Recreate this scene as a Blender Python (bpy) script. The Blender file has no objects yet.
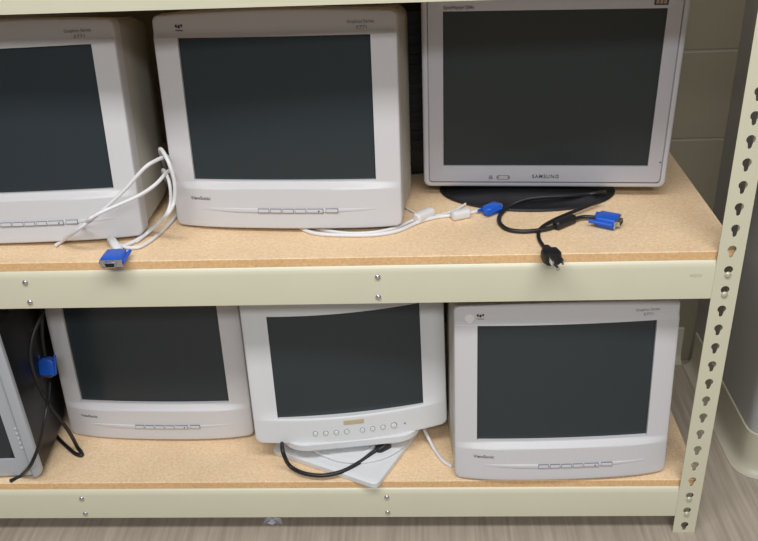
import bpy, bmesh, math, random
from mathutils import Vector, Matrix
random.seed(4)
sc = bpy.context.scene
COL = sc.collection
R = math.radians
W_, H_ = 758, 541

# ------------------------------------------------------------------ camera
CAM = Vector((-.5146, -1.3125, .721)); YAW, PITCH, ROLL, FPX = -.052, .494, -.0411, 882.0
F = Vector((math.sin(YAW)*math.cos(PITCH), math.cos(YAW)*math.cos(PITCH), -math.sin(PITCH)))
r0 = Vector((math.cos(YAW), -math.sin(YAW), 0)); u0 = r0.cross(F)
RT = r0*math.cos(ROLL)+u0*math.sin(ROLL); UP = -r0*math.sin(ROLL)+u0*math.cos(ROLL)
cd = bpy.data.cameras.new('camera'); cam = bpy.data.objects.new('camera', cd); COL.objects.link(cam)
M = Matrix((RT, UP, -F)).transposed().to_4x4(); M.translation = CAM
cam.matrix_world = M
cd.sensor_width = 36; cd.lens = FPX/W_*36; cd.clip_start = .05
sc.camera = cam

def at(u, v, axis, val):
    """where the sight line of a measured spot meets a real plane of the place"""
    d = F+RT*((u-W_/2)/FPX)-UP*((v-H_/2)/FPX)
    return CAM+d*((val-CAM[axis])/d[axis])

# ------------------------------------------------------------------ light
world = bpy.data.worlds.new('room_ambient'); sc.world = world; world.use_nodes = True
bg = world.node_tree.nodes['Background']; bg.inputs[0].default_value = (.93, .95, 1, 1); bg.inputs[1].default_value = .13

def area(name, loc, sx, sy, power, col, aim=None):
    l = bpy.data.lights.new(name, 'AREA'); l.shape = 'RECTANGLE'; l.size = sx; l.size_y = sy; l.energy = power; l.color = col
    o = bpy.data.objects.new(name, l); COL.objects.link(o); o.location = loc
    if aim: o.rotation_euler = (Vector(aim)-Vector(loc)).to_track_quat('-Z', 'Y').to_euler()
    return o
area('ceiling_tube_light', (-.6, -1.15, 2.15), 2.6, .45, 50, (1, 1, 1))
area('ceiling_tube_light', (-.4, -3.0, 2.15), 2.6, .6, 75, (1, 1, 1))

vs = sc.view_settings; sc.display_settings.display_device = 'sRGB'
vs.view_transform = 'Standard'; vs.look = 'None'; vs.gamma = 1; vs.use_curve_mapping = False; vs.exposure = 0.17

# ------------------------------------------------------------------ materials
def srgb(r, g, b):
    f = lambda c: (c/255/12.92) if c/255 <= .04045 else ((c/255+.055)/1.055)**2.4
    return (f(r), f(g), f(b), 1)
def mat(name, col, rough=.5, metal=0, spec=.5, noise=None, bump=None, coat=0):
    m = bpy.data.materials.new(name); m.use_nodes = True; nt = m.node_tree; b = nt.nodes['Principled BSDF']
    b.inputs['Base Color'].default_value = col; b.inputs['Roughness'].default_value = rough
    b.inputs['Metallic'].default_value = metal; b.inputs['Specular IOR Level'].default_value = spec
    b.inputs['Coat Weight'].default_value = coat
    tc = nt.nodes.new('ShaderNodeTexCoord')
    if noise:
        sc_, amt, det = noise
        n = nt.nodes.new('ShaderNodeTexNoise'); n.inputs['Scale'].default_value = sc_; n.inputs['Detail'].default_value = det
        nt.links.new(tc.outputs['Object'], n.inputs['Vector'])
        mx = nt.nodes.new('ShaderNodeMix'); mx.data_type = 'RGBA'
        d = [c*(1-amt) for c in col[:3]]+[1]; l = [min(1, c*(1+amt)) for c in col[:3]]+[1]
        mx.inputs[6].default_value = d; mx.inputs[7].default_value = l
        nt.links.new(n.outputs['Fac'], mx.inputs[0]); nt.links.new(mx.outputs[2], b.inputs['Base Color'])
    if bump:
        s, st = bump
        n = nt.nodes.new('ShaderNodeTexNoise'); n.inputs['Scale'].default_value = s; n.inputs['Detail'].default_value = 4
        nt.links.new(tc.outputs['Object'], n.inputs['Vector'])
        bp = nt.nodes.new('ShaderNodeBump'); bp.inputs['Strength'].default_value = st; bp.inputs['Distance'].default_value = .001
        nt.links.new(n.outputs['Fac'], bp.inputs['Height']); nt.links.new(bp.outputs[0], b.inputs['Normal'])
    return m

def particle_board(name='particle_board', tint=(1, 1, 1)):
    m = bpy.data.materials.new(name); m.use_nodes = True; nt = m.node_tree; b = nt.nodes['Principled BSDF']
    tc = nt.nodes.new('ShaderNodeTexCoord')
    mp = nt.nodes.new('ShaderNodeMapping'); mp.inputs['Scale'].default_value = (1, 1.3, 1)
    nt.links.new(tc.outputs['Object'], mp.inputs[0])
    v = nt.nodes.new('ShaderNodeTexVoronoi'); v.inputs['Scale'].default_value = 330; v.feature = 'F1'
    n = nt.nodes.new('ShaderNodeTexNoise'); n.inputs['Scale'].default_value = 160; n.inputs['Detail'].default_value = 6; n.inputs['Roughness'].default_value = .7
    n2 = nt.nodes.new('ShaderNodeTexNoise'); n2.inputs['Scale'].default_value = 7; n2.inputs['Detail'].default_value = 3
    for q in (v, n, n2): nt.links.new(mp.outputs[0], q.inputs['Vector'])
    r1 = nt.nodes.new('ShaderNodeValToRGB'); e = r1.color_ramp.elements
    e[0].position = .33; e[0].color = srgb(218, 182, 138); e[1].position = .66; e[1].color = srgb(250, 230, 200)
    nt.links.new(n.outputs['Fac'], r1.inputs[0])
    sp = nt.nodes.new('ShaderNodeSeparateColor'); nt.links.new(v.outputs['Color'], sp.inputs[0])
    r2 = nt.nodes.new('ShaderNodeValToRGB'); e = r2.color_ramp.elements
    e[0].position = 0; e[0].color = srgb(234, 198, 156); e[1].position = 1; e[1].color = srgb(248, 226, 194)
    nt.links.new(sp.outputs[0], r2.inputs[0])
    mx = nt.nodes.new('ShaderNodeMix'); mx.data_type = 'RGBA'; mx.inputs[0].default_value = .45
    nt.links.new(r1.outputs[0], mx.inputs[6]); nt.links.new(r2.outputs[0], mx.inputs[7])
    r3 = nt.nodes.new('ShaderNodeValToRGB'); e = r3.color_ramp.elements
    e[0].position = .3; e[0].color = [a*t for a, t in zip((.9, .885, .87), tint)]+[1]; e[1].position = .7; e[1].color = list(tint)+[1]
    nt.links.new(n2.outputs['Fac'], r3.inputs[0])
    m2 = nt.nodes.new('ShaderNodeMix'); m2.data_type = 'RGBA'; m2.blend_type = 'MULTIPLY'; m2.inputs[0].default_value = 1
    nt.links.new(mx.outputs[2], m2.inputs[6]); nt.links.new(r3.outputs[0], m2.inputs[7])
    nt.links.new(m2.outputs[2], b.inputs['Base Color']); b.inputs['Roughness'].default_value = .55
    b.inputs['Specular IOR Level'].default_value = .35
    return m
def floor_mat():
    m = bpy.data.materials.new('vinyl_floor'); m.use_nodes = True; nt = m.node_tree; b = nt.nodes['Principled BSDF']
    tc = nt.nodes.new('ShaderNodeTexCoord')
    mp = nt.nodes.new('ShaderNodeMapping'); mp.inputs['Scale'].default_value = (110, 6, 1)
    nt.links.new(tc.outputs['Object'], mp.inputs[0])
    n = nt.nodes.new('ShaderNodeTexNoise'); n.inputs['Scale'].default_value = 1; n.inputs['Detail'].default_value = 5
    nt.links.new(mp.outputs[0], n.inputs['Vector'])
    r1 = nt.nodes.new('ShaderNodeValToRGB'); e = r1.color_ramp.elements
    e[0].position = .3; e[0].color = srgb(154, 142, 128); e[1].position = .7; e[1].color = srgb(180, 168, 152)
    nt.links.new(n.outputs['Fac'], r1.inputs[0]); nt.links.new(r1.outputs[0], b.inputs['Base Color'])
    b.inputs['Roughness'].default_value = .45
    return m
def block_mat(name, c, axis):
    """painted concrete block: running courses 0.2 m high with shallow joints"""
    m = bpy.data.materials.new(name); m.use_nodes = True; nt = m.node_tree; b = nt.nodes['Principled BSDF']
    tc = nt.nodes.new('ShaderNodeTexCoord'); sx = nt.nodes.new('ShaderNodeSeparateXYZ'); cx = nt.nodes.new('ShaderNodeCombineXYZ')
    nt.links.new(tc.outputs['Object'], sx.inputs[0]); nt.links.new(sx.outputs[axis], cx.inputs[0])
    ad = nt.nodes.new('ShaderNodeMath'); ad.inputs[1].default_value = .587-.002+.002
    nt.links.new(sx.outputs[2], ad.inputs[0]); nt.links.new(ad.outputs[0], cx.inputs[1])
    br = nt.nodes.new('ShaderNodeTexBrick'); br.inputs['Scale'].default_value = 1
    br.inputs['Brick Width'].default_value = .4; br.inputs['Row Height'].default_value = .2; br.inputs['Mortar Size'].default_value = .004
    br.inputs['Mortar Smooth'].default_value = .6; br.inputs['Color1'].default_value = c; br.inputs['Color2'].default_value = c
    br.inputs['Mortar'].default_value = [min(1, x*1.12) for x in c[:3]]+[1]
    nt.links.new(cx.outputs[0], br.inputs['Vector']); nt.links.new(br.outputs['Color'], b.inputs['Base Color'])
    bp = nt.nodes.new('ShaderNodeBump'); bp.inputs['Strength'].default_value = .5; bp.inputs['Distance'].default_value = .003; bp.invert = True
    nt.links.new(br.outputs['Fac'], bp.inputs['Height']); nt.links.new(bp.outputs[0], b.inputs['Normal'])
    b.inputs['Roughness'].default_value = .45
    return m
MT = dict(
 board=particle_board(tint=(1, .985, .95)), board_edge=particle_board('particle_board_edge', (.93, .79, .60)), floor=floor_mat(),
 wall=block_mat('painted_block_wall', srgb(140, 134, 114), 0), column=mat('painted_column', srgb(176, 176, 175), .5, bump=(90, .4)),
 cove=mat('cove_base', srgb(190, 186, 166), .4),
 cream=mat('cream_steel', srgb(210, 207, 183), .32, noise=(9, .03, 3), bump=(35, .08)),
 bolt=mat('zinc_bolt', srgb(200, 202, 205), .25, metal=.9), rivet=mat('painted_rivet', srgb(196, 196, 175), .3, metal=.3),
 crt=mat('warm_grey_plastic', srgb(205, 204, 206), .45, bump=(900, .12)), crtside=mat('housing_plastic', srgb(186, 183, 172), .55, bump=(900, .12)),
 white=mat('white_plastic', srgb(216, 218, 220), .4, bump=(900, .1)),
 silver=mat('silver_plastic', srgb(186, 187, 196), .35, metal=.15), rim=mat('pale_silver_plastic', srgb(202, 203, 210), .35, metal=.1),
 dsilver=mat('grey_silver_plastic', srgb(182, 187, 194), .35, metal=.1),
 glass=mat('crt_glass', srgb(46, 54, 58), .25, spec=.42), lcdscr=mat('lcd_panel', srgb(42, 50, 53), .42, spec=.35),
 gap=mat('screen_gasket', srgb(22, 23, 26), .6), black=mat('black_plastic', srgb(24, 24, 27), .42), cableb=mat('black_rubber', srgb(26, 26, 28), .45),
 cablew=mat('white_cable', srgb(222, 222, 224), .4), blue=mat('blue_plastic', srgb(28, 92, 202), .35), steel=mat('nickel', srgb(205, 205, 205), .25, metal=1),
 hole=mat('dark_socket', srgb(20, 20, 20), .7), ink=mat('grey_print', srgb(92, 92, 96), .6), inkl=mat('light_grey_print', srgb(128, 124, 122), .6),
 red=mat('red_print', srgb(110, 40, 30), .6), yellow=mat('yellow_print', srgb(170, 150, 60), .6), purple=mat('dark_print', srgb(50, 34, 50), .6),
 gold=mat('tan_badge', srgb(190, 174, 140), .4), sticker=mat('white_sticker', srgb(228, 228, 230), .5), badge=mat('badge_dark', srgb(56, 58, 78), .4),
 badgel=mat('badge_stripe', srgb(170, 158, 140), .5), led=mat('indicator', srgb(30, 30, 34), .3), btn=mat('button_plastic', srgb(186, 184, 182), .45),
 paper=mat('scrap_paper', srgb(205, 205, 215), .8), groove_dark=mat('dark_grille', srgb(40, 40, 42), .5), groove=mat('groove_grey', srgb(120, 124, 136), .5), ceil=mat('ceiling_paint', srgb(225, 225, 220), .8),
 stamp=mat('stamp_ink', srgb(176, 176, 152), .6))

# ------------------------------------------------------------------ helpers
def obj(name, bm, m, parent=None, smooth=False, mw=None):
    me = bpy.data.meshes.new(name)
    bmesh.ops.recalc_face_normals(bm, faces=bm.faces)
    bm.to_mesh(me); bm.free()
    me.materials.append(MT[m])
    if smooth:
        for p in me.polygons: p.use_smooth = True
        me.set_sharp_from_angle(angle=R(38))
    o = bpy.data.objects.new(name, me); COL.objects.link(o); o.parent = parent
    if mw is not None: o.matrix_local = mw
    return o
def thing(name, label, cat, loc=(0, 0, 0), rot=(0, 0, 0), group=None):
    o = bpy.data.objects.new(name, None); COL.objects.link(o); o.empty_display_size = .05
    o.location = loc; o.rotation_euler = rot; o['label'] = label; o['category'] = cat
    if group: o['group'] = group
    return o
def tag(o, label, cat, group=None):
    o['label'] = label; o['category'] = cat
    if group: o['group'] = group
    return o
def struct(o): o['kind'] = 'structure'; return o
def box(bm, x0, x1, y0, y1, z0, z1, bev=0, seg=2):
    vs_ = [bm.verts.new((x, y, z)) for z in (z0, z1) for y in (y0, y1) for x in (x0, x1)]
    fs = [bm.faces.new([vs_[i] for i in q]) for q in ((0, 2, 3, 1), (4, 5, 7, 6), (0, 1, 5, 4), (2, 6, 7, 3), (0, 4, 6, 2), (1, 3, 7, 5))]
    if bev:
        es = list({e for f in fs for e in f.edges}); bmesh.ops.bevel(bm, geom=es, offset=bev, segments=seg, profile=.5, affect='EDGES')
    return bm
def bx(*a, **k): return box(bmesh.new(), *a, **k)
def rr(x0, x1, z0, z1, r, n=5):
    """rounded rectangle outline in x,z"""
    P = []
    for cx, cz, a0 in ((x1-r, z1-r, 0), (x0+r, z1-r, 90), (x0+r, z0+r, 180), (x1-r, z0+r, 270)):
        for i in range(n+1):
            a = R(a0+90*i/n); P.append((cx+r*math.cos(a), cz+r*math.sin(a)))
    return P
def loft(bm, rings, cap0=False, cap1=False):
    V = [[bm.verts.new(p) for p in ring] for ring in rings]
    n = len(V[0])
    for a, b in zip(V, V[1:]):
        for i in range(n): bm.faces.new((a[i], a[(i+1) % n], b[(i+1) % n], b[i]))
    if cap0: bm.faces.new(V[0])
    if cap1: bm.faces.new(V[-1])
    return bm
def ring_y(x0, x1, z0, z1, r, y, n=5): return [(x, y, z) for x, z in rr(x0, x1, z0, z1, r, n)]
def catmull(P, sub=8):
    P = [Vector(p) for p in P]; Q = [P[0]*2-P[1]]+P+[P[-1]*2-P[-2]]; out = []
    for i in range(1, len(Q)-2):
        a, b, c, d = Q[i-1:i+3]
        for k in range(sub):
            t = k/sub
            out.append(.5*((2*b)+(c-a)*t+(2*a-5*b+4*c-d)*t*t+(-a+3*b-3*c+d)*t**3))
    out.append(P[-1]); return out
def tube(bm, P, rad, n=10, spline=True, floor_z=None):
    if spline: P = catmull(P)
    P = [Vector(p) for p in P]
    if floor_z is not None:
        for p in P: p.z = max(p.z, floor_z+rad)
    t0 = (P[1]-P[0]).normalized(); nrm = t0.orthogonal().normalized(); rings = []
    for i, p in enumerate(P):
        t = ((P[min(i+1, len(P)-1)]-P[max(i-1, 0)])).normalized()
        nrm = (nrm-t*nrm.dot(t)).normalized(); bi = t.cross(nrm)
        rings.append([p+rad*(math.cos(2*math.pi*k/n)*nrm+math.sin(2*math.pi*k/n)*bi) for k in range(n)])
    return loft(bm, rings, True, True)
def lathe_z(bm, prof, n=32, sx=1, sy=1, cx=0, cy=0):
    return loft(bm, [[(cx+r*sx*math.cos(2*math.pi*k/n), cy+r*sy*math.sin(2*math.pi*k/n), z) for k in range(n)] for r, z in prof], True, True)
def lathe_y(bm, prof, n=20, cx=0, cz=0):
    return loft(bm, [[(cx+r*math.cos(2*math.pi*k/n), y, cz+r*math.sin(2*math.pi*k/n)) for k in range(n)] for r, y in prof], True, True)
def frame_from(a, b, up=(0, 0, 1)):
    """matrix whose +Y runs from a to b, origin a"""
    y = (Vector(b)-Vector(a)).normalized(); x = y.cross(Vector(up)).normalized(); z = x.cross(y)
    m = Matrix((x, y, z)).transposed().to_4x4(); m.translation = Vector(a); return m
def text_bm(s, h, width=None, bold=.0, align='LEFT', spacing=1.0):
    """lettering in the x,z plane, baseline at z=0, capitals h tall"""
    c = bpy.data.curves.new('t', 'FONT'); c.body = s; c.size = 1; c.align_x = align; c.offset = bold; c.extrude = 0; c.space_character = spacing; c.resolution_u = 3
    o = bpy.data.objects.new('t', c); me = o.to_mesh()
    bm = bmesh.new(); bm.from_mesh(me); o.to_mesh_clear(); bpy.data.objects.remove(o); bpy.data.curves.remove(c)
    k = h/.69
    w = (max(v.co.x for v in bm.verts)-min(v.co.x for v in bm.verts))
    kx = width/w if width else k
    for v in bm.verts: v.co = Vector((v.co.x*kx, 0, v.co.y*k))
    return bm
def place_on(bm, fn, x, z, off=.0005, thick=.0003):
    """lay flat lettering onto a curved front y = fn(x, z), with a little thickness"""
    for v in bm.verts: v.co.x += x; v.co.z += z
    g = bmesh.ops.extrude_face_region(bm, geom=list(bm.faces))
    top = {v for v in g['geom'] if isinstance(v, bmesh.types.BMVert)}
    for v in bm.verts: v.co.y = fn(v.co.x, v.co.z)-(off if v in top else off-thick)
    return bm
def ssm(a, b, x):
    t = max(0, min(1, (x-a)/(b-a))); return t*t*(3-2*t)

ZU, ZL, ZF, ZT = .0364, -.457, -.587, .5225-.0   # upper board top, lower board top, floor, third board top

# ------------------------------------------------------------------ setting
struct(obj('floor', bx(-3.2, 3, -4.2, .62, ZF-.05, ZF), 'floor'))
struct(obj('wall_back', bx(-3.2, .176, .60, .72, ZF, 2.35), 'wall'))
bm = bmesh.new()
prof = [(.176, .60)]+[(.176, .215)]+[(.176+.035-.035*math.cos(R(a)), .205-.035*math.sin(R(a))) for a in (0, 15, 30, 45, 60, 75, 90)]+[(3, .17), (3, .72), (.176, .72)]
loft(bm, [[(x, y, z) for x, y in prof] for z in (ZF, 2.35)], True, True)
struct(obj('wall_right', bm, 'column', smooth=True))
def cove(name, path):
    """vinyl cove base along a plan path; profile flares at the toe"""
    pr = [(.0005, .1), (.004, .098), (.004, .03), (.007, .014), (.014, .005), (.024, .0015), (.024, 0), (.0005, 0)]
    bm = bmesh.new(); rings = []
    P = [Vector((x, y, 0)) for x, y in path]
    for i, p in enumerate(P):
        t = (P[min(i+1, len(P)-1)]-P[max(i-1, 0)]).normalized(); n = Vector((t.y, -t.x, 0))
        if n.length == 0: n = Vector((0, -1, 0))
        rings.append([p+n*a+Vector((0, 0, ZF+h+.0005)) for a, h in pr])
    loft(bm, rings, True, True); return struct(obj(name, bm, 'cove', smooth=True))
cove('baseboard_back', [(-3.1, .60), (-1, .60), (.15, .60)])
cove('baseboard_right', [(.176, .575), (.176, .4), (.176, .215)]+[(.176+.035-.035*math.cos(R(a)), .205-.035*math.sin(R(a))) for a in (15, 30, 45, 60, 75)]+[(.211, .17), (.5, .17), (1.5, .17), (2.9, .17)])

# ------------------------------------------------------------------ shelving unit
shelf = thing('shelving_unit', 'cream steel boltless shelving unit with slotted posts against the block wall', 'shelf', (0, 0, ZF))
SX0 = -1.79           # outer left post axis
def keyhole_plate(z0, z1, xl, xr, thick, holes):
    c = bpy.data.curves.new('k', 'CURVE'); c.dimensions = '2D'; c.fill_mode = 'BOTH'; c.extrude = thick/2
    def poly(pts):
        s = c.splines.new('POLY'); s.points.add(len(pts)-1); s.use_cyclic_u = True
        for p, q in zip(s.points, pts): p.co = (q[0], q[1], 0, 1)
    poly([(xl, z0), (xr, z0), (xr, z1), (xl, z1)])
    for h in holes:
        r, w = .0074, .0042; a0 = math.asin(w/r); pts = []
        for i in range(13):
            a = R(270)+a0+(2*math.pi-2*a0)*i/12; pts.append((r*math.cos(a), h+.004+r*math.sin(a)))
        pts += [(-w*.75, h-.009), (-w*.35, h-.0115), (w*.35, h-.0115), (w*.75, h-.009)]
        poly(pts)
    o = bpy.data.objects.new('k', c); me = o.to_mesh(); bm = bmesh.new(); bm.from_mesh(me); o.to_mesh_clear()
    bpy.data.objects.remove(o); bpy.data.curves.remove(c)
    bmesh.ops.remove_doubles(bm, verts=bm.verts, dist=1e-5)
    for v in bm.verts: v.co = Vector((v.co.x, v.co.z, v.co.y))
    return bm
PIT = .0381
HZ = [PIT*k for k in range(-15, 36)]
TOPZ = 1.36
def post(x, y, sx, sy, nm='post'):
    """angle post: slotted face in the front plane, return flange running to the rear"""
    rivpos = {0, -1, -13, -14, 12, 11}
    bm = keyhole_plate(ZF, TOPZ, -.0215, .0215, .002, HZ)
    b2 = bx(.0195, .0215, .001, .040, ZF, TOPZ)
    me = bpy.data.meshes.new('x'); b2.to_mesh(me); b2.free(); bm.from_mesh(me); bpy.data.meshes.remove(me)
    bm.transform(Matrix.Translation((x, y, -ZF)) @ Matrix.Diagonal((sx, sy, 1, 1)))
    return obj(nm, bm, 'cream', shelf)
p_fr = post(0, 0, 1, 1); post(0, .595, 1, -1); post(SX0, 0, -1, 1); post(SX0, .595, -1, -1)
def rivet(parent, x, z, mt='rivet', y=-.001, nm='rivet', r=.0058):
    b = bmesh.new(); lathe_y(b, [(r, y), (r*.95, y-.0018), (r*.7, y-.0032), (r*.2, y-.0038)], 16, x, z-ZF); obj(nm, b, mt, parent, True)
for k in (0, -1, -13, -14, 12, 11):
    rivet(p_fr, 0, PIT*k-.005); 
def beam(zt, yf=0, sgn=1):
    """front rail: tall face, rolled top lip, ledge to the rear that carries the board"""
    h = .0717
    pr = [(.0, -h), (.0, -.0125), (.0008, -.0085), (.0022, -.005), (.004, -.002), (.0065, 0), (.038, 0), (.038, -.002), (.0072, -.002), (.0045, -.0045), (.0022, -.012), (.002, -h+.002), (.018, -h+.002), (.018, -h)]
    x0, x1 = SX0+.020, -.0205
    b = bmesh.new(); loft(b, [[(x, yf+sgn*y, zt+z-ZF) for y, z in pr] for x in (x0, x1)], True, True)
    o = obj('beam', b, 'cream', shelf, True)
    if sgn > 0:
        for x in (-.585, -1.196):
            for dz in ((-.0195, -.0590) if zt < .5 else (-.0155, -.0500)): rivet(o, x+random.uniform(-.001, .001), zt+dz, 'bolt', .0, 'bolt', .0052)
    return o
for zt in (.0205, -.473, .5262, 1.0215):  # the highest level is out of view, added for the shade it casts
    bb = beam(zt); beam(zt, .595, -1)
    for x in (-.585, -1.196):
        obj('tie_bar', bx(x-.016, x+.016, .004, .591, zt-.020-ZF, zt-.004-ZF), 'cream', shelf)
    for x in (.0185, SX0-.0185):
        obj('side_rail', bx(x-.001, x+.001, .041, .554, zt-.04-ZF, zt-.0005-ZF), 'cream', shelf)
    if zt == .0205:
        b = text_bm('MADE IN', .006, .019); place_on(b, lambda x, z: 0, -.062, zt-.030-ZF, .0002, .0001); obj('stamped_lettering', b, 'stamp', bb)
# the decks: rectangles with notched corners so the posts pass
def deck(ztop, label):
    x0, x1, y0, y1 = SX0-.016, .0172, .0055, .592
    c = .0455; d = .0095
    xa, xb = SX0+.0235, -.0235
    P = [(xb, y0), (xb, y0+.0005), (x1-.0, y0+.0005)]
    pl = [(xa, y0), (xb, y0), (xb, y0+.001), (x1, y0+.001), (x1, y1-.001), (xb, y1-.001), (xb, y1), (xa, y1), (xa, y1-.001), (x0, y1-.001), (x0, y0+.001), (xa, y0+.001)]
    b = bmesh.new(); e = .0012
    loft(b, [[(x, y, ztop-.0158) for x, y in pl], [(x, y, ztop-e) for x, y in pl], [(x+(e if x < -1 else -e)*.6, y+(e if y < .3 else -e)*.8, ztop) for x, y in pl]], True, True)
    o = obj('particle_board_shelf', b, 'board'); o.data.materials.append(MT['board_edge'])
    for p in o.data.polygons:
        if abs(p.normal.z) < .3: p.material_index = 1
    return tag(o, label, 'shelf board')
deck(ZU, 'tan particle board shelf holding the upper row of monitors')
deck(ZL, 'tan particle board shelf holding the lower row of monitors')
deck(.5262+.0159, 'particle board shelf above the upper monitors, beyond the cream top beam')
deck(1.0215+.0159, 'unseen top particle board shelf, added to shade what lies below')  # unseen deck, added to keep overhead light off the column and wall

# ------------------------------------------------------------------ CRT monitors
def bezel_grid(Wd, Ht, sw, sh, ox, oz, fn, arch=0.0, rc=.010, sink=.012, depth=.035, flare=.008, ledge=.010):
    """front frame: a curved face with a screen opening, rolled outer edge, reveal walls to the glass"""
    def span(a, b, n): return [a+(b-a)*i/n for i in range(n)]
    sx0, sx1, sz0, sz1 = ox-sw/2, ox+sw/2, oz, oz+sh
    r = .0035
    xs = [-Wd/2+r*t for t in (0, .12, .35, .65)]+span(-Wd/2+r, sx0, 6)+span(sx0, sx1, 20)+span(sx1, Wd/2-r, 6)+[Wd/2-r*t for t in (1, .65, .35, .12, 0)]
    zs = [r*t for t in (0, .12, .35, .65)]+span(r, sz0-.016, 9)+span(sz0-.016, sz0, 8)+span(sz0, sz1, 12)+span(sz1, Ht-r, 7)+[Ht-r*t for t in (1, .65, .35, .12, 0)]
    bm = bmesh.new(); G = {}
    for i, x in enumerate(xs):
        for j, z in enumerate(zs):
            # round the corners
            px, pz = x, z
            cx = max(-Wd/2+rc, min(Wd/2-rc, x)); cz = max(rc, min(Ht-rc, z)); dx, dz = x-cx, z-cz
            if dx and dz:
                m_ = max(abs(dx), abs(dz)); L = math.hypot(dx, dz); k = m_/L; px = cx+dx*k; pz = cz+dz*k
            d = rc-math.hypot(px-cx, pz-cz) if (dx or dz) else rc
            y = fn(x, z)
            if d < r: y += r-math.sqrt(max(0, r*r-(r-d)**2))
            pz += arch*(1-(2*x/Wd)**2)*ssm(sz1-.005, Ht, z)
            G[i, j] = bm.verts.new((px, y, pz))
    inx = lambda x: sx0-1e-6 <= x <= sx1+1e-6
    for i in range(len(xs)-1):
        for j in range(len(zs)-1):
            if inx(xs[i]) and inx(xs[i+1]) and sz0-1e-6 <= zs[j] and zs[j+1] <= sz1+1e-6: continue
            bm.faces.new((G[i, j], G[i+1, j], G[i+1, j+1], G[i, j+1]))
    # outer loop skirts to the rear
    nx, nz = len(xs)-1, len(zs)-1
    outer = [(i, 0) for i in range(nx)]+[(nx, j) for j in range(nz)]+[(i, nz) for i in range(nx, 0, -1)]+[(0, j) for j in range(nz, 0, -1)]
    prev = [G[k] for k in outer]
    for yb, grow in ((depth*.5, 0), (depth, 0)):
        cur = [bm.verts.new((G[k].co.x, yb, G[k].co.z)) for k in outer]
        for a in range(len(outer)): bm.faces.new((prev[a], prev[(a+1) % len(outer)], cur[(a+1) % len(outer)], cur[a]))
        prev = cur
    # reveal
    i0 = xs.index(sx0); i1 = min(range(len(xs)), key=lambda q: abs(xs[q]-sx1)); j0 = zs.index(sz0); j1 = min(range(len(zs)), key=lambda q: abs(zs[q]-sz1))
    inner = [(i, j0) for i in range(i0, i1)]+[(i1, j) for j in range(j0, j1)]+[(i, j1) for i in range(i1, i0, -1)]+[(i0, j) for j in range(j1, j0, -1)]
    cur = [bm.verts.new((G[k].co.x, sink+.012, G[k].co.z)) for k in inner]
    pv = [G[k] for k in inner]
    for a in range(len(inner)): bm.faces.new((pv[a], pv[(a+1) % len(inner)], cur[(a+1) % len(inner)], cur[a]))
    return bm
def screen_bm(sw, sh, ox, oz, y0, bulge, m=.004):
    bm = bmesh.new(); nx, nz = 20, 14; V = []
    for i in range(nx+1):
        for j in range(nz+1):
            a = 2*i/nx-1; b = 2*j/nz-1
            V.append(bm.verts.new((ox+a*(sw/2+m), y0-bulge*(1-a*a*.75-b*b*.25), oz+sh/2+b*(sh/2+m))))
    for i in range(nx):
        for j in range(nz):
            k = i*(nz+1)+j; bm.faces.new((V[k], V[k+nz+1], V[k+nz+2], V[k+1]))
    g = bmesh.ops.extrude_face_region(bm, geom=list(bm.faces))
    for v in g['geom']:
        if isinstance(v, bmesh.types.BMVert): v.co.y = y0+.014
    return bm
def housing_bm(Wd, Ht, prof, rc=.02):
    """prof: list of (y, half-width factor, z-bottom, z-top)"""
    return loft(bmesh.new(), [ring_y(-Wd/2*k, Wd/2*k, zb, zt, rc*(.6+i*.2), y, 6) for i, (y, k, zb, zt) in enumerate(prof)], True, True)
def rot_ztx(yaw, tilt, roll): return (Matrix.Rotation(yaw, 3, 'Z') @ Matrix.Rotation(-tilt, 3, 'X') @ Matrix.Rotation(-roll, 3, 'Y')).to_euler()

def logo_birds(parent, fn, x, z, k=1.0, colour='red'):
    for i, (dx, dz, s) in enumerate(((0, .0012, .0024), (.0048, 0, .0026), (.0094, .0018, .0022))):
        b = bmesh.new()
        pts = [(-1, -.2), (-.6, .8), (0, 1.2), (.4, .9), (.9, .9), (.55, .4), (.7, -.5), (.3, -1.3), (0, -.7), (-.5, -.9)]
        b.faces.new([b.verts.new((px*s*k, 0, pz*s*k)) for px, pz in pts]); place_on(b, fn, x+dx*k, z+dz*k+.004*k); obj('bird_emblem', b, 'purple', parent)
    b = text_bm('ViewSonic', .0026*k, .0135*k, bold=.02); place_on(b, fn, x-.002*k, z-.003*k); obj('emblem_lettering', b, colour, parent)

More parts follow.
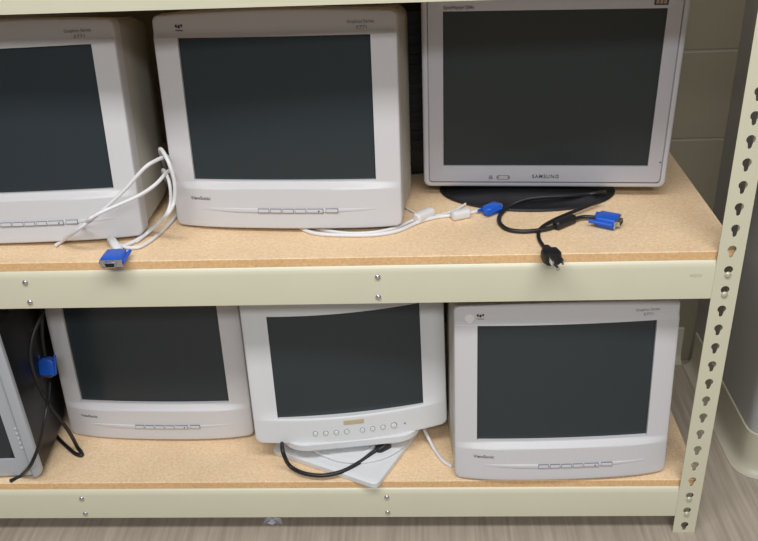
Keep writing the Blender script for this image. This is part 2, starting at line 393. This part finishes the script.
def viewsonic(pose, size, scr, label, seed=0, logo='red', bulge=.010):
    X, Y, Z, yaw, tilt, roll = pose; Wd, Ht = size; sw, sh, ox, oz = scr
    t = thing('crt_monitor', label, 'monitor', (X, Y, Z), rot_ztx(R(yaw), R(tilt), R(roll)), 'warm grey tube monitors')
    zc = oz-.012
    def fn(x, z):
        y = -bulge*(1-(2*x/Wd)**2)
        y -= .011*(1-max(0, min(1, (z+.003*(2*x/Wd)**2-zc)/.0105)))*(1-min(1, abs(2*x/Wd))**5)     # chin stands proud of the screen surround
        if z > oz+sh: y += .004*ssm(oz+sh+.001, oz+sh+.007, z+0*x)
        return y
    bz = obj('bezel', bezel_grid(Wd, Ht, sw, sh, ox, oz, fn, arch=.007), 'crt', t, True); bz.data.set_sharp_from_angle(angle=R(24))
    obj('screen', screen_bm(sw, sh, ox, oz, .0035, .0075), 'glass', t, True)
    k = Ht
    tn = math.tan(R(tilt)); hp = lambda L: [(y, k_, max(zb, y*tn+.001), zt) for y, k_, zb, zt in L]
    obj('housing', housing_bm(Wd, Ht, hp([(.030, .992, .003, Ht-.002), (.06, 1.006, .003, Ht-.003), (.14, 1.02, .006, Ht-.005), (.19, 1.0, .012, Ht-.012), (.24, .82, .035, Ht-.05), (.36, .56, .07, Ht-.13), (.385, .52, .08, Ht-.14)])), 'crtside', t, True)
    # ridge that carries the buttons: long lens that runs to points
    b = bmesh.new(); n = 40; x0, x1 = -Wd*.36, Wd*.39; zb = oz*.40; rings = []
    for i in range(n+1):
        x = x0+(x1-x0)*i/n; q = min(1, (i/n)*5, (1-i/n)*3); hh = .0008+.0034*math.sqrt(max(0, q)); pr = .0004+.0018*q
        zz = zb+.003*((2*x/Wd)**2)
        rings.append([(x, fn(x, zz)+.001, zz+hh), (x, fn(x, zz)-pr, zz+hh*.6), (x, fn(x, zz)-pr, zz-hh*.6), (x, fn(x, zz)+.001, zz-hh)])
    loft(b, rings, True, True); bar = obj('button_ridge', b, 'crt', t, True)
    for i, (bx0, bw) in enumerate(((-.074, .020), (-.052, .020), (-.030, .020), (-.008, .020), (.014, .028), (.046, .022))):
        xa = (bx0+.028)*Wd/.41; wv = bw*Wd/.41; zz = zb+.003*((2*xa/Wd)**2); yy = fn(xa+wv/2, zz)-.0022
        gb = bx(xa-.0005, xa+wv-.0002, yy-.0002, yy+.003, zz-.0037, zz+.0037); obj('button_gap', gb, 'groove', bar)
        pb = bx(xa+.0004, xa+wv-.0012, yy-.0012, yy+.003, zz-.0028, zz+.0028, bev=.0006); obj('button', pb, 'crt', bar)
        if i == 4:
            e = bmesh.new(); lathe_y(e, [(.0013, yy), (.0013, yy-.0018), (.001, yy-.002)], 12, xa+wv*.72, zz); obj('power_light', e, 'led', bar)
    b = text_bm('ViewSonic', .0062, .0385, bold=.012); place_on(b, fn, -Wd/2+.035, oz*.56+.004); obj('brand_lettering', b, 'ink', t)
    b = text_bm('Graphics Series', .0052, .044); place_on(b, fn, Wd/2-.082, Ht-.018+.0); obj('series_lettering', b, 'inkl', t)
    b = text_bm('E771', .0055, .017); place_on(b, fn, Wd/2-.067, Ht-.0275); obj('model_lettering', b, 'inkl', t)
    logo_birds(t, fn, -Wd/2+.043, Ht-.022, 1.0, logo)
    return t, fn
viewsonic((-1.2045, .0882, .0406, -.3, 8.5, 1.2), (.398, .373), (.318, .246, .001, .089), 'warm grey tube monitor cut off by the left edge on the upper shelf')
viewsonic((-.7503, .124, .0429, -4.8, 5.5, .7), (.415, .370), (.328, .248, 0, .086), 'warm grey tube monitor in the middle of the upper shelf, left of the flat screen')
viewsonic((-1.0651, .1506, -.4530, -2.6, 3.6, .7), (.397, .360), (.316, .238, -.002, .083), 'warm grey tube monitor set back on the lower shelf beside the silver one')
t5, fn5 = viewsonic((-.2487, .0195, -.4528, 2.0, 5.9, .1), (.407, .363), (.323, .243, 0, .084), 'warm grey tube monitor with a round sticker, nearest the slotted post on the lower shelf', logo='yellow')
b = bmesh.new(); b.faces.new([b.verts.new((.0085*math.cos(2*math.pi*k/24), 0, .0085*math.sin(2*math.pi*k/24))) for k in range(24)])
place_on(b, fn5, -.1755, .340); o = obj('round_sticker', b, 'sticker', t5); o['label'] = 'round white sticker'

# white monitor on its swivel base
def white_monitor():
    Wd, Ht = .386, .340; sw, sh, ox, oz = .289, .221, 0, .053+.004
    t = thing('crt_monitor', 'white tube monitor with round buttons on a turned square base, lower shelf', 'monitor', (-.6542, .0891, -.4055), rot_ztx(R(8), R(5.8), R(.4)))
    def fn(x, z):
        y = -.028*(1-(2*x/Wd)**2)
        y += .004*ssm(oz-.004, oz+.004, z)*(1-ssm(sw/2+.01, Wd/2, abs(x)))
        return y
    obj('bezel', bezel_grid(Wd, Ht, sw, sh, ox, oz, fn, arch=.006, sink=.012, rc=.012), 'white', t, True)
    obj('screen', screen_bm(sw, sh, ox, oz, -.004, .013), 'glass', t, True)
    obj('housing', housing_bm(Wd, Ht, [(.030, .985, .004, Ht-.004), (.12, .95, .006, Ht-.008), (.18, .86, .012, Ht-.03), (.30, .60, .04, Ht-.10), (.37, .54, .05, Ht-.12)]), 'white', t, True)
    for i in range(8):
        x = (-.064+i*.0205 if i < 4 else -.064+i*.0205+.0105)-.0095; z = .0235
        if i == 7: x += .0015
        y = fn(x, z); rad = .0052 if i < 7 else .0066
        b = bmesh.new(); lathe_y(b, [(rad, y+.002), (rad, y-.0006), (rad*.9, y-.0009)], 20, x, z); c = obj('button_ring', b, 'groove', t, True)
        b = bmesh.new(); lathe_y(b, [(rad*.84, y+.001), (rad*.84, y-.0018), (rad*.65, y-.0026)], 20, x, z); obj('button', b, 'white', c, True)
    b = bmesh.new(); lathe_y(b, [(.0014, fn(1.118-1.0135, .024)+.001), (.0014, fn(1.118-1.0135, .024)-.001)], 10, 1.118-1.0135, .024); obj('power_light', b, 'led', t)
    b = bmesh.new(); n = 12
    loft(b, [[(x, fn(x, z_)-d, z_) for z_, d in ((.040, -.001), (.040, .0012), (.0485, .0012), (.0485, -.001))] for x in [-.017+.040*i/n for i in range(n+1)]], True, True)
    o = obj('badge', b, 'gold', t); o['label'] = 'small tan badge'
    b = text_bm('computer', .0036, .026); place_on(b, fn, -.010, .0427, .0016, .0002)
    b.free()
    t.name = 'crt_monitor'
    # swivel tray, swivel disc and square foot (part of the same thing, foot stays level)
    inv = t.matrix_basis.inverted() if False else (Matrix.Translation(t.location) @ t.rotation_euler.to_matrix().to_4x4()).inverted()
    b = bmesh.new(); c = Vector((-.645, .150, 0)); zb = ZL
    L = [];
    for s, z in ((.40, zb+.022), (.62, zb+.027), (.90, zb+.037), (1.0, zb+.047), (1.0, zb+.060)):
        L.append([(c.x+s*(x*math.cos(R(8))-y*math.sin(R(8))), c.y+s*(x*math.sin(R(8))+y*math.cos(R(8))), z+(.004*(y/.09))) for x, y in rr(-.158, .122, -.090, .11, .05, 6)])
    loft(b, L, True, True); obj('swivel_tray', b, 'white', t, True, inv)
    b = bmesh.new(); lathe_z(b, [(.085, zb+.0135), (.112, zb+.015), (.113, zb+.019), (.10, zb+.022), (.06, zb+.0225)], 40, cx=c.x, cy=c.y+.0); obj('swivel_disc', b, 'white', t, True, inv)
    # square foot from its measured corners
    zt = ZL+.014
    Fp = at(376.5, 484.5, 2, zt); Lp = at(273.5, 449.5, 2, zt); Rp = at(414, 437, 2, zt)
    d1 = (Lp-Fp); d2 = (Rp-Fp); s = .245
    a1 = math.atan2(d1.y, d1.x); a2 = a1-math.pi/2
    e1 = Vector((math.cos(a1), math.sin(a1), 0)); e2 = Vector((math.cos(a2), math.sin(a2), 0))
    cs = Fp+e1*(s/2)+e2*(s/2)
    b = bmesh.new(); rings = []
    for k, z in ((.985, ZL+.0005), (1, ZL+.002), (1, ZL+.0115), (.975, ZL+.014), (.90, ZL+.0145)):
        rings.append([tuple(cs+e1*(x*k)+e2*(y*k)+Vector((0, 0, z-cs.z))) for x, y in rr(-s/2, s/2, -s/2, s/2, .012, 4)])
    loft(b, rings, True, True); obj('base_plate', b, 'white', t, True, inv)
white_monitor()

# silver monitor, lower left
def silver_monitor():
    Wd, Ht = .409, .365; sw, sh, ox, oz = .318, .240, -.001, .045
    t = thing('crt_monitor', 'silver framed tube monitor with black housing, lower left corner of the shelving', 'monitor', (-1.4754, .0167, -.4530), rot_ztx(R(-.1), R(-3.1), 0))
    def fn(x, z):
        y = -.006*(1-(2*x/Wd)**2)
        y += .007*ssm(.020, .026, min(Wd/2-abs(x), 1))*1.0
        return y
    obj('bezel', bezel_grid(Wd, Ht, sw, sh, ox, oz, fn, rc=.02, depth=.010), 'dsilver', t, True)
    obj('screen', screen_bm(sw, sh, ox, oz, .010, .006), 'glass', t, True)
    obj('housing', housing_bm(Wd, Ht, [(.009, .99, .003, Ht-.003), (.10, .975, .003, Ht-.004), (.17, .95, .003, Ht-.01), (.30, .75, .02, Ht-.05), (.40, .62, .04, Ht-.09)]), 'black', t, True)
    for i in range(5):
        z = .075+i*.0125; x = Wd/2-.027; y = fn(x, z)
        b = bmesh.new(); lathe_y(b, [(.0028, y+.001), (.0028, y-.0014), (.002, y-.0018)], 12, x, z); obj('button', b, 'rim', t, True)
silver_monitor()

# ------------------------------------------------------------------ flat panel
def flat_panel():
    Wd, Ht = .449, .364; sw, sh, ox, oz = .376, .290, .001, .043
    t = thing('lcd_monitor', 'silver flat panel monitor on a black oval foot, right end of the upper shelf', 'monitor', (-.2794, .2383, ZU), (0, 0, R(-3.8)))
    fr = .0212; D = .046
    def RG(ins, y, r): return ring_y(-Wd/2+ins, Wd/2-ins, fr+ins, fr+Ht-ins, r, y, 6)
    b = bmesh.new()
    rings = [RG(.002, .040, .012), RG(0, .030, .013), RG(0, .004, .013), RG(.0015, .0012, .012), RG(.004, 0, .010), RG(.0095, -.0003, .007)]
    loft(b, rings); obj('outer_rim', b, 'rim', t, True)
    b = bmesh.new()
    scr = lambda y, m=0: [(x, y, z) for x, z in rr(ox-sw/2-m, ox+sw/2+m, fr+oz-m, fr+oz+sh+m, .0006, 6)]
    loft(b, [RG(.0094, .0015, .007), RG(.0108, .0012, .006), RG(.0118, 0, .006), scr(.0012, .002), scr(.0018), scr(.006)]); obj('bezel', b, 'silver', t, True)
    b = bmesh.new(); loft(b, [RG(.0088, .0018, .006), RG(.0122, .0018, .006)]); obj('seam', b, 'groove', t)
    obj('screen', bx(ox-sw/2-.002, ox+sw/2+.002, .0055, .012, fr+oz-.002, fr+oz+sh+.002), 'lcdscr', t)
    b = bmesh.new(); loft(b, [RG(.003, .036, .012), RG(.006, .046, .012), RG(.03, .056, .02), RG(.06, .060, .02)], True, True); obj('back_cover', b, 'silver', t, True)
    b = bmesh.new(); loft(b, [[(x, y, z) for x, y in rr(-w, w, yy-.02, yy+.014, .01, 4)] for z, w, yy in ((.012, .062, .090), (.05, .05, .092), (.12, .045, .090), (.20, .045, .078))], True, True); obj('stand_neck', b, 'black', t, True)
    b = bmesh.new(); lathe_z(b, [(.165, .0005), (.168, .003), (.166, .006), (.15, .010), (.09, .0145), (.03, .016)], 56, 1, .62, -.028, .035); obj('stand_foot', b, 'black', t, True)
    fl = lambda x, z: 0
    b = text_bm('SAMSUNG', .0072, .049, bold=.005, spacing=1.2); place_on(b, fl, -.021, fr+.0195); obj('brand_lettering', b, 'ink', t)
    b = text_bm('SyncMaster 204n', .0062, .052); place_on(b, fl, ox-sw/2+.001, fr+oz+sh+.0035); obj('model_lettering', b, 'ink', t)
    for i, (x0, x1) in enumerate(((-.102, -.094),)):
        for j in range(3):
            obj('printed_mark', bx(x0+.0006*j, x1-.0006*j, -.0004, .0005, fr+.017+j*.0028, fr+.0185+j*.0028), 'inkl', t)
    b = bmesh.new(); loft(b, [[(x, y, z) for x, z in rr(-.087, -.062, fr+.0165, fr+.0245, .0035, 4)] for y in (.0005, -.0006)], True, True); s = obj('oval_sticker', b, 'inkl', t)
    for j in range(2): obj('sticker_line', bx(-.083, -.066, -.0009, -.0005, fr+.0185+j*.0027, fr+.0197+j*.0027), 'sticker', s)
    bd = obj('corner_badge', bx(ox+sw/2-.0235, ox+sw/2-.0005, -.0007, .001, fr+oz+sh+.006, fr+Ht-.0075), 'badge', t)
    for j in range(3):
        obj('badge_stripe', bx(ox+sw/2-.0205+j*.0062, ox+sw/2-.0160+j*.0062, -.0011, -.0006, fr+oz+sh+.0085, fr+Ht-.010), 'badgel', bd)
    b = bmesh.new(); lathe_y(b, [(.0014, .001), (.0014, -.0008)], 10, Wd/2-.0145+.0, fr+.052); obj('power_light', b, 'led', t)
    tip = Matrix.Translation((0, 0, fr)) @ Matrix.Rotation(R(3.2), 4, 'X') @ Matrix.Translation((0, 0, -fr))   # the panel leans a little forward on its neck
    def lean(o):
        if not o.name.startswith('stand'): o.data.transform(tip)
        for c in o.children: lean(c)
    for c in t.children: lean(c)
flat_panel()

# black case guessed from a hint of grille, added to darken this gap
t = thing('guessed_dark_case', 'guessed black vented case, added to darken the gap left of the flat panel', 'computer case', (-.466, .365, ZU), (0, 0, R(4)))
obj('case_shell', bx(-.085, .085, 0, .21, .004, .33, bev=.004), 'black', t)
b = bmesh.new()
for i in range(14): box(b, -.075, .075, -.0015, .001, .05+i*.019, .058+i*.019)
obj('vent_grille', b, 'groove_dark', t)
for x in (-.07, .07):
    for y in (.015, .195):
        b = bmesh.new(); lathe_z(b, [(.009, 0), (.010, .0045)], 14, cx=x, cy=y); obj('rubber_foot', b, 'cableb', t, True)

# ------------------------------------------------------------------ cables
def U(u, v, h=.003): return at(u, v, 2, ZU+h)
def Lw(u, v, h=.003): return at(u, v, 2, ZL+h)
def Y(u, v, y): return at(u, v, 1, y)
def cord(name, P, rad, m, parent, fz=None):
    b = bmesh.new(); tube(b, P, rad, 10, True, fz); return obj(name, b, m, parent, True)
def vga_plug(parent, mw, k=1.0):
    """blue hood, nickel D-shell, two thumbscrews; +Y is the mating direction, origin at the cable end"""
    b = bmesh.new()
    loft(b, [[(x*k, y*k, z*k) for x, z in rr(-w, w, -h, h, .0025, 3)] for y, w, h in ((0, .0060, .0050), (.003, .0105, .0068), (.007, .0150, .0080), (.034, .0160, .0082), (.0362, .0156, .0076))], True, True)
    hood = obj('connector_hood', b, 'blue', parent, True, mw)
    b = bmesh.new(); loft(b, [[(x*k, y*k, z*k) for x, z in [(-.0088, .0042), (.0088, .0042), (.0076, -.0042), (-.0076, -.0042)]] for y in (.036, .0425)], True, True)
    obj('connector_shell', b, 'steel', hood)
    b = bmesh.new(); loft(b, [[(x*k, y*k, z*k) for x, z in [(-.0072, .0028), (.0072, .0028), (.0062, -.0028), (-.0062, -.0028)]] for y in (.0423, .0429)], True, True)
    obj('connector_socket', b, 'hole', hood)
    b = bx(-.0165*k, .0165*k, .0358*k, .0374*k, -.006*k, .006*k, bev=.0005*k); obj('connector_flange', b, 'steel', hood)
    for s in (-1, 1):
        b = bmesh.new(); loft(b, [[(k*(s*.0162+.0029*math.cos(R(a))), y*k, .0029*k*math.sin(R(a))) for a in range(0, 360, 30)] for y in (-.004, .034)], True, True)
        obj('thumbscrew', b, 'blue', hood, True)
    return hood
def bead(parent, a, c, rad=.0085, m='cablew', nm='ferrite_bead'):
    a = Vector(a); c = Vector(c); b = bmesh.new(); d = (c-a); L = d.length; mw = frame_from(a, c)
    loft(b, [[(x, y*L, z) for x, z in rr(-r, r, -r, r, r*.6, 3)] for y, r in ((0, rad*.7), (.06, rad), (.94, rad), (1, rad*.7))], True, True)
    return obj(nm, b, m, parent, True, mw)

# white video cable looped between the first two monitors, blue plug on the shelf
t = thing('video_cable', 'white video cable with a blue plug lying at the left front of the upper shelf', 'cable')
cord('cord', [Y(168, 178, .34), Y(163, 160, .22), Y(160, 150, .125), Y(162.5, 151, .095), Y(169, 163, .072), Y(174.5, 182, .068), Y(174, 202, .066), Y(166, 216, .05), U(152, 229, .010), U(137, 240, .005), U(124, 246, .005), U(118, 249, .006)], .0036, 'cablew', t)
cord('cord', [Y(168, 186, .30), Y(163, 173, .18), Y(164, 170.5, .11), Y(169.5, 183, .080), Y(170.5, 203, .074), Y(164, 218, .06), U(150, 231, .012), U(136, 242, .004)], .0030, 'cablew', t)
pa, pb = U(118, 246, .007), U(110, 268, .0085)
bead(t, U(111, 240, .008), U(119, 251, .009), .0075)
vga_plug(t, frame_from(U(118.5, 252, .012), U(103.5, 275, .012)), 1.15)

t = thing('signal_cable', 'white cable crossing the front of the upper left monitor and looping at its corner', 'cable')
cord('cord', [Y(170, 172, .28), Y(168, 158, .16), Y(164.5, 157, .10), Y(156, 160.5, .072), Y(144, 168.5, .055), Y(122, 192.5, .042), Y(97, 215, .032), Y(76, 231, .026), U(62, 241, .008), U(55, 246, .0035)], .0033, 'cablew', t)
cord('cord', [Y(172, 184, .28), Y(171, 172, .16), Y(167, 172, .10), Y(156, 184, .066), Y(139, 195.5, .052), Y(111, 208, .036), Y(97, 214.5, .024), Y(88, 220.5, .020), U(79.5, 231, .014), U(73, 240, .0035)], .0033, 'cablew', t)
t = thing('thin_cable', 'white cable lying on the shelf against the lower left corner of the middle monitor', 'cable')
cord('cord', [U(184, 205, .006), U(176, 216, .004), U(168, 225, .004), U(160, 233, .004), U(150, 241, .004), U(139, 247, .0045), U(127, 247.5, .0045), U(118, 244, .004)], .0033, 'cablew', t)

# white cables under the middle monitor that end in a blue plug below the flat panel
t = thing('video_cable', 'white video cable with two beads and a blue plug in front of the flat panel', 'cable')
cord('cord', [U(296, 222), U(303, 229.5), U(318, 234), U(345, 235.5), U(375, 235), U(398, 231), U(418, 222.5), U(436, 217.5), U(452, 215.5), U(470, 213), U(484, 209.5)], .0035, 'cablew', t, ZU)
cord('cord', [U(305, 222), U(318, 228.5), U(345, 233), U(372, 232.5), U(395, 228), U(410, 221.5), U(420, 217.5), U(428, 214.5)], .0030, 'cablew', t, ZU)
cord('cord', [U(428, 216), U(440, 215), U(454, 210.5), U(466, 203.5), U(471.5, 196), U(470, 188)], .0024, 'cablew', t, ZU)
cord('cord', [U(400, 205), U(410, 210), U(418, 215)], .0020, 'cablew', t, ZU)
bead(t, U(416, 219, .009), U(432, 212, .009), .0092)
bead(t, U(452, 216, .009), U(469, 212.5, .009), .0085)
vga_plug(t, frame_from(U(484, 212, .009), U(513, 200.5, .009)) @ Matrix.Diagonal((.68, 1, .95, 1)), 1.0)

# black cables of the flat panel
t = thing('monitor_cable', 'black cable with blue video plug and three prong power plug under the flat panel', 'cable')
cord('cord', [U(606, 192, .02), U(590, 194, .012), U(570, 196, .016), U(545, 197, .018), U(525, 199.5, .016), U(508, 207, .008), U(500, 216), U(500, 224), U(508, 230), U(522, 232), U(538, 231), U(550, 228, .005), U(558, 225, .006)], .0040, 'cableb', t, ZU)
cord('cord', [U(600, 200, .015), U(585, 207, .012), U(570, 213, .010), U(556, 219, .008), U(545, 225, .005), U(539, 231), U(539, 239), U(543, 246), U(547, 250, .006)], .0034, 'cableb', t, ZU)
bead(t, U(555, 226, .0085), U(574, 218, .0085), .0080, 'cableb')
cord('cord', [U(572, 219.5, .008), U(582, 217, .008), U(590, 217, .008), U(598, 217.8, .0085)], .0036, 'cableb', t, ZU)
vga_plug(t, frame_from(U(595, 217.5, .0115), U(625, 223.5, .0115)), 1.12)
# power plug
mw = frame_from(U(545.5, 248, .0118), U(561, 270, .0118)) @ Matrix.Scale(1.4, 4)
b = bmesh.new()
loft(b, [[(x, y, z) for x, z in rr(-w, w, -h, h, min(w, h)*.6, 4)] for y, w, h in ((0, .0045, .0045), (.010, .006, .0055), (.014, .0105, .0078), (.024, .0115, .0080), (.030, .0095, .0078), (.032, .0085, .007))], True, True)
pg = obj('power_plug', b, 'cableb', t, True, mw)
for x in (-.0062, .0062): obj('blade', bx(x-.0008, x+.0008, .031, .046, .000, .0062), 'steel', pg)
b = bmesh.new(); loft(b, [[(.0024*math.cos(R(a)), y, -.0042+.0024*math.sin(R(a))) for a in range(0, 360, 30)] for y in (.031, .047)], True, True); obj('ground_pin', b, 'steel', pg, True)

# white monitor's cables
t = thing('power_cable', 'black power cord drooping below the white monitor', 'cable')
cord('cord', [Y(283, 436, .10), Y(282, 446, .045), Y(284, 455, .030), Lw(290, 466, .016), Lw(303, 473, .014), Lw(322, 475.5, .014), Lw(342, 471.5, .015), Lw(360, 462, .018), Lw(372, 453, .024), Lw(379, 448, .028)], .0042, 'cableb', t)
b = bmesh.new(); a_, c_ = Lw(376.5, 450.5, .026), Lw(390, 441, .030); mw = frame_from(a_, c_)
loft(b, [[(x, y, z) for x, z in rr(-w, w, -w*.8, w*.8, w*.4, 3)] for y, w in ((0, .005), (.006, .009), (.024, .011), (.030, .011))], True, True); obj('plug_body', b, 'cableb', t, True, mw)
t = thing('video_cable', 'white cable trailing to the board from the right side of the white monitor', 'cable')
cord('cord', [Y(421, 420, .17), Y(425, 431, .13), Lw(430, 441, .012), Lw(436, 452), Lw(443, 461), Lw(452, 467)], .0036, 'cablew', t, ZL)
t = thing('coiled_cable', 'white cable curled on the square foot under the white monitor', 'cable')
cord('cord', [Lw(306, 444, .022), Lw(314, 450.5, .020), Lw(326, 456, .018), Lw(343, 458.5, .018), Lw(358, 455.5, .019), Lw(370, 449, .022), Lw(378, 443, .026)], .0030, 'cablew', t)

# black cables hanging beside the silver monitor
t = thing('video_cable', 'black video cable with a blue plug hanging beside the silver monitor', 'cable')
cord('cord', [Y(40, 300, .16), Y(41.5, 318, .15), Y(42, 338, .14), Y(44, 352, .135), Y(46.5, 362, .135)], .0040, 'cableb', t)
vga_plug(t, frame_from(Y(46.5, 357, .135), Y(48.5, 384, .12), (0, 1, .2)), 1.0)
cord('cord', [Y(49, 383, .12), Y(48.5, 392, .08), Y(47.5, 404, .03), Y(45, 419, .006), Y(41.5, 436, -.004), Y(37, 451, -.008), Y(30, 466, -.008), Lw(21, 475.5, .005), Lw(10, 481, .0045)], .0037, 'cableb', t)
t = thing('looped_cable', 'black cord hanging in a long loop to the board beside the silver monitor', 'cable')
cord('cord', [Y(44, 300, .16), Y(42, 314, .12), Y(33.5, 334, .09), Y(30.5, 358, .07), Y(38, 384, .07), Y(52, 409, .075), Y(68, 430, .08), Lw(78, 448, .006), Lw(82, 455, .0045), Lw(76, 454, .0045), Lw(69, 448.5, .0045), Lw(60, 440, .0045), Lw(54, 433, .0045)], .0040, 'cableb', t, ZL)

# scrap of paper on the floor under the lowest beam
b = bmesh.new(); c = at(273, 524, 2, ZF)
pts = [(-.020, .0, .001), (-.016, .012, .004), (-.008, .006, .012), (-.001, .014, .006), (.006, .005, .013), (.016, .012, .003), (.020, -.002, .001), (.008, -.006, .009), (0, -.004, .001), (-.010, -.006, .008)]
v = [b.verts.new((c.x+x, c.y+y, ZF+z)) for x, y, z in pts]; ce = b.verts.new((c.x, c.y+.004, ZF+.010))
for i in range(len(v)): b.faces.new((v[i], v[(i+1) % len(v)], ce))
g = bmesh.ops.extrude_face_region(b, geom=list(b.faces))
for q in g['geom']:
    if isinstance(q, bmesh.types.BMVert): q.co.z += .0006
tag(obj('paper_scrap', b, 'paper'), 'small crumpled white scrap on the floor under the lowest beam', 'litter')
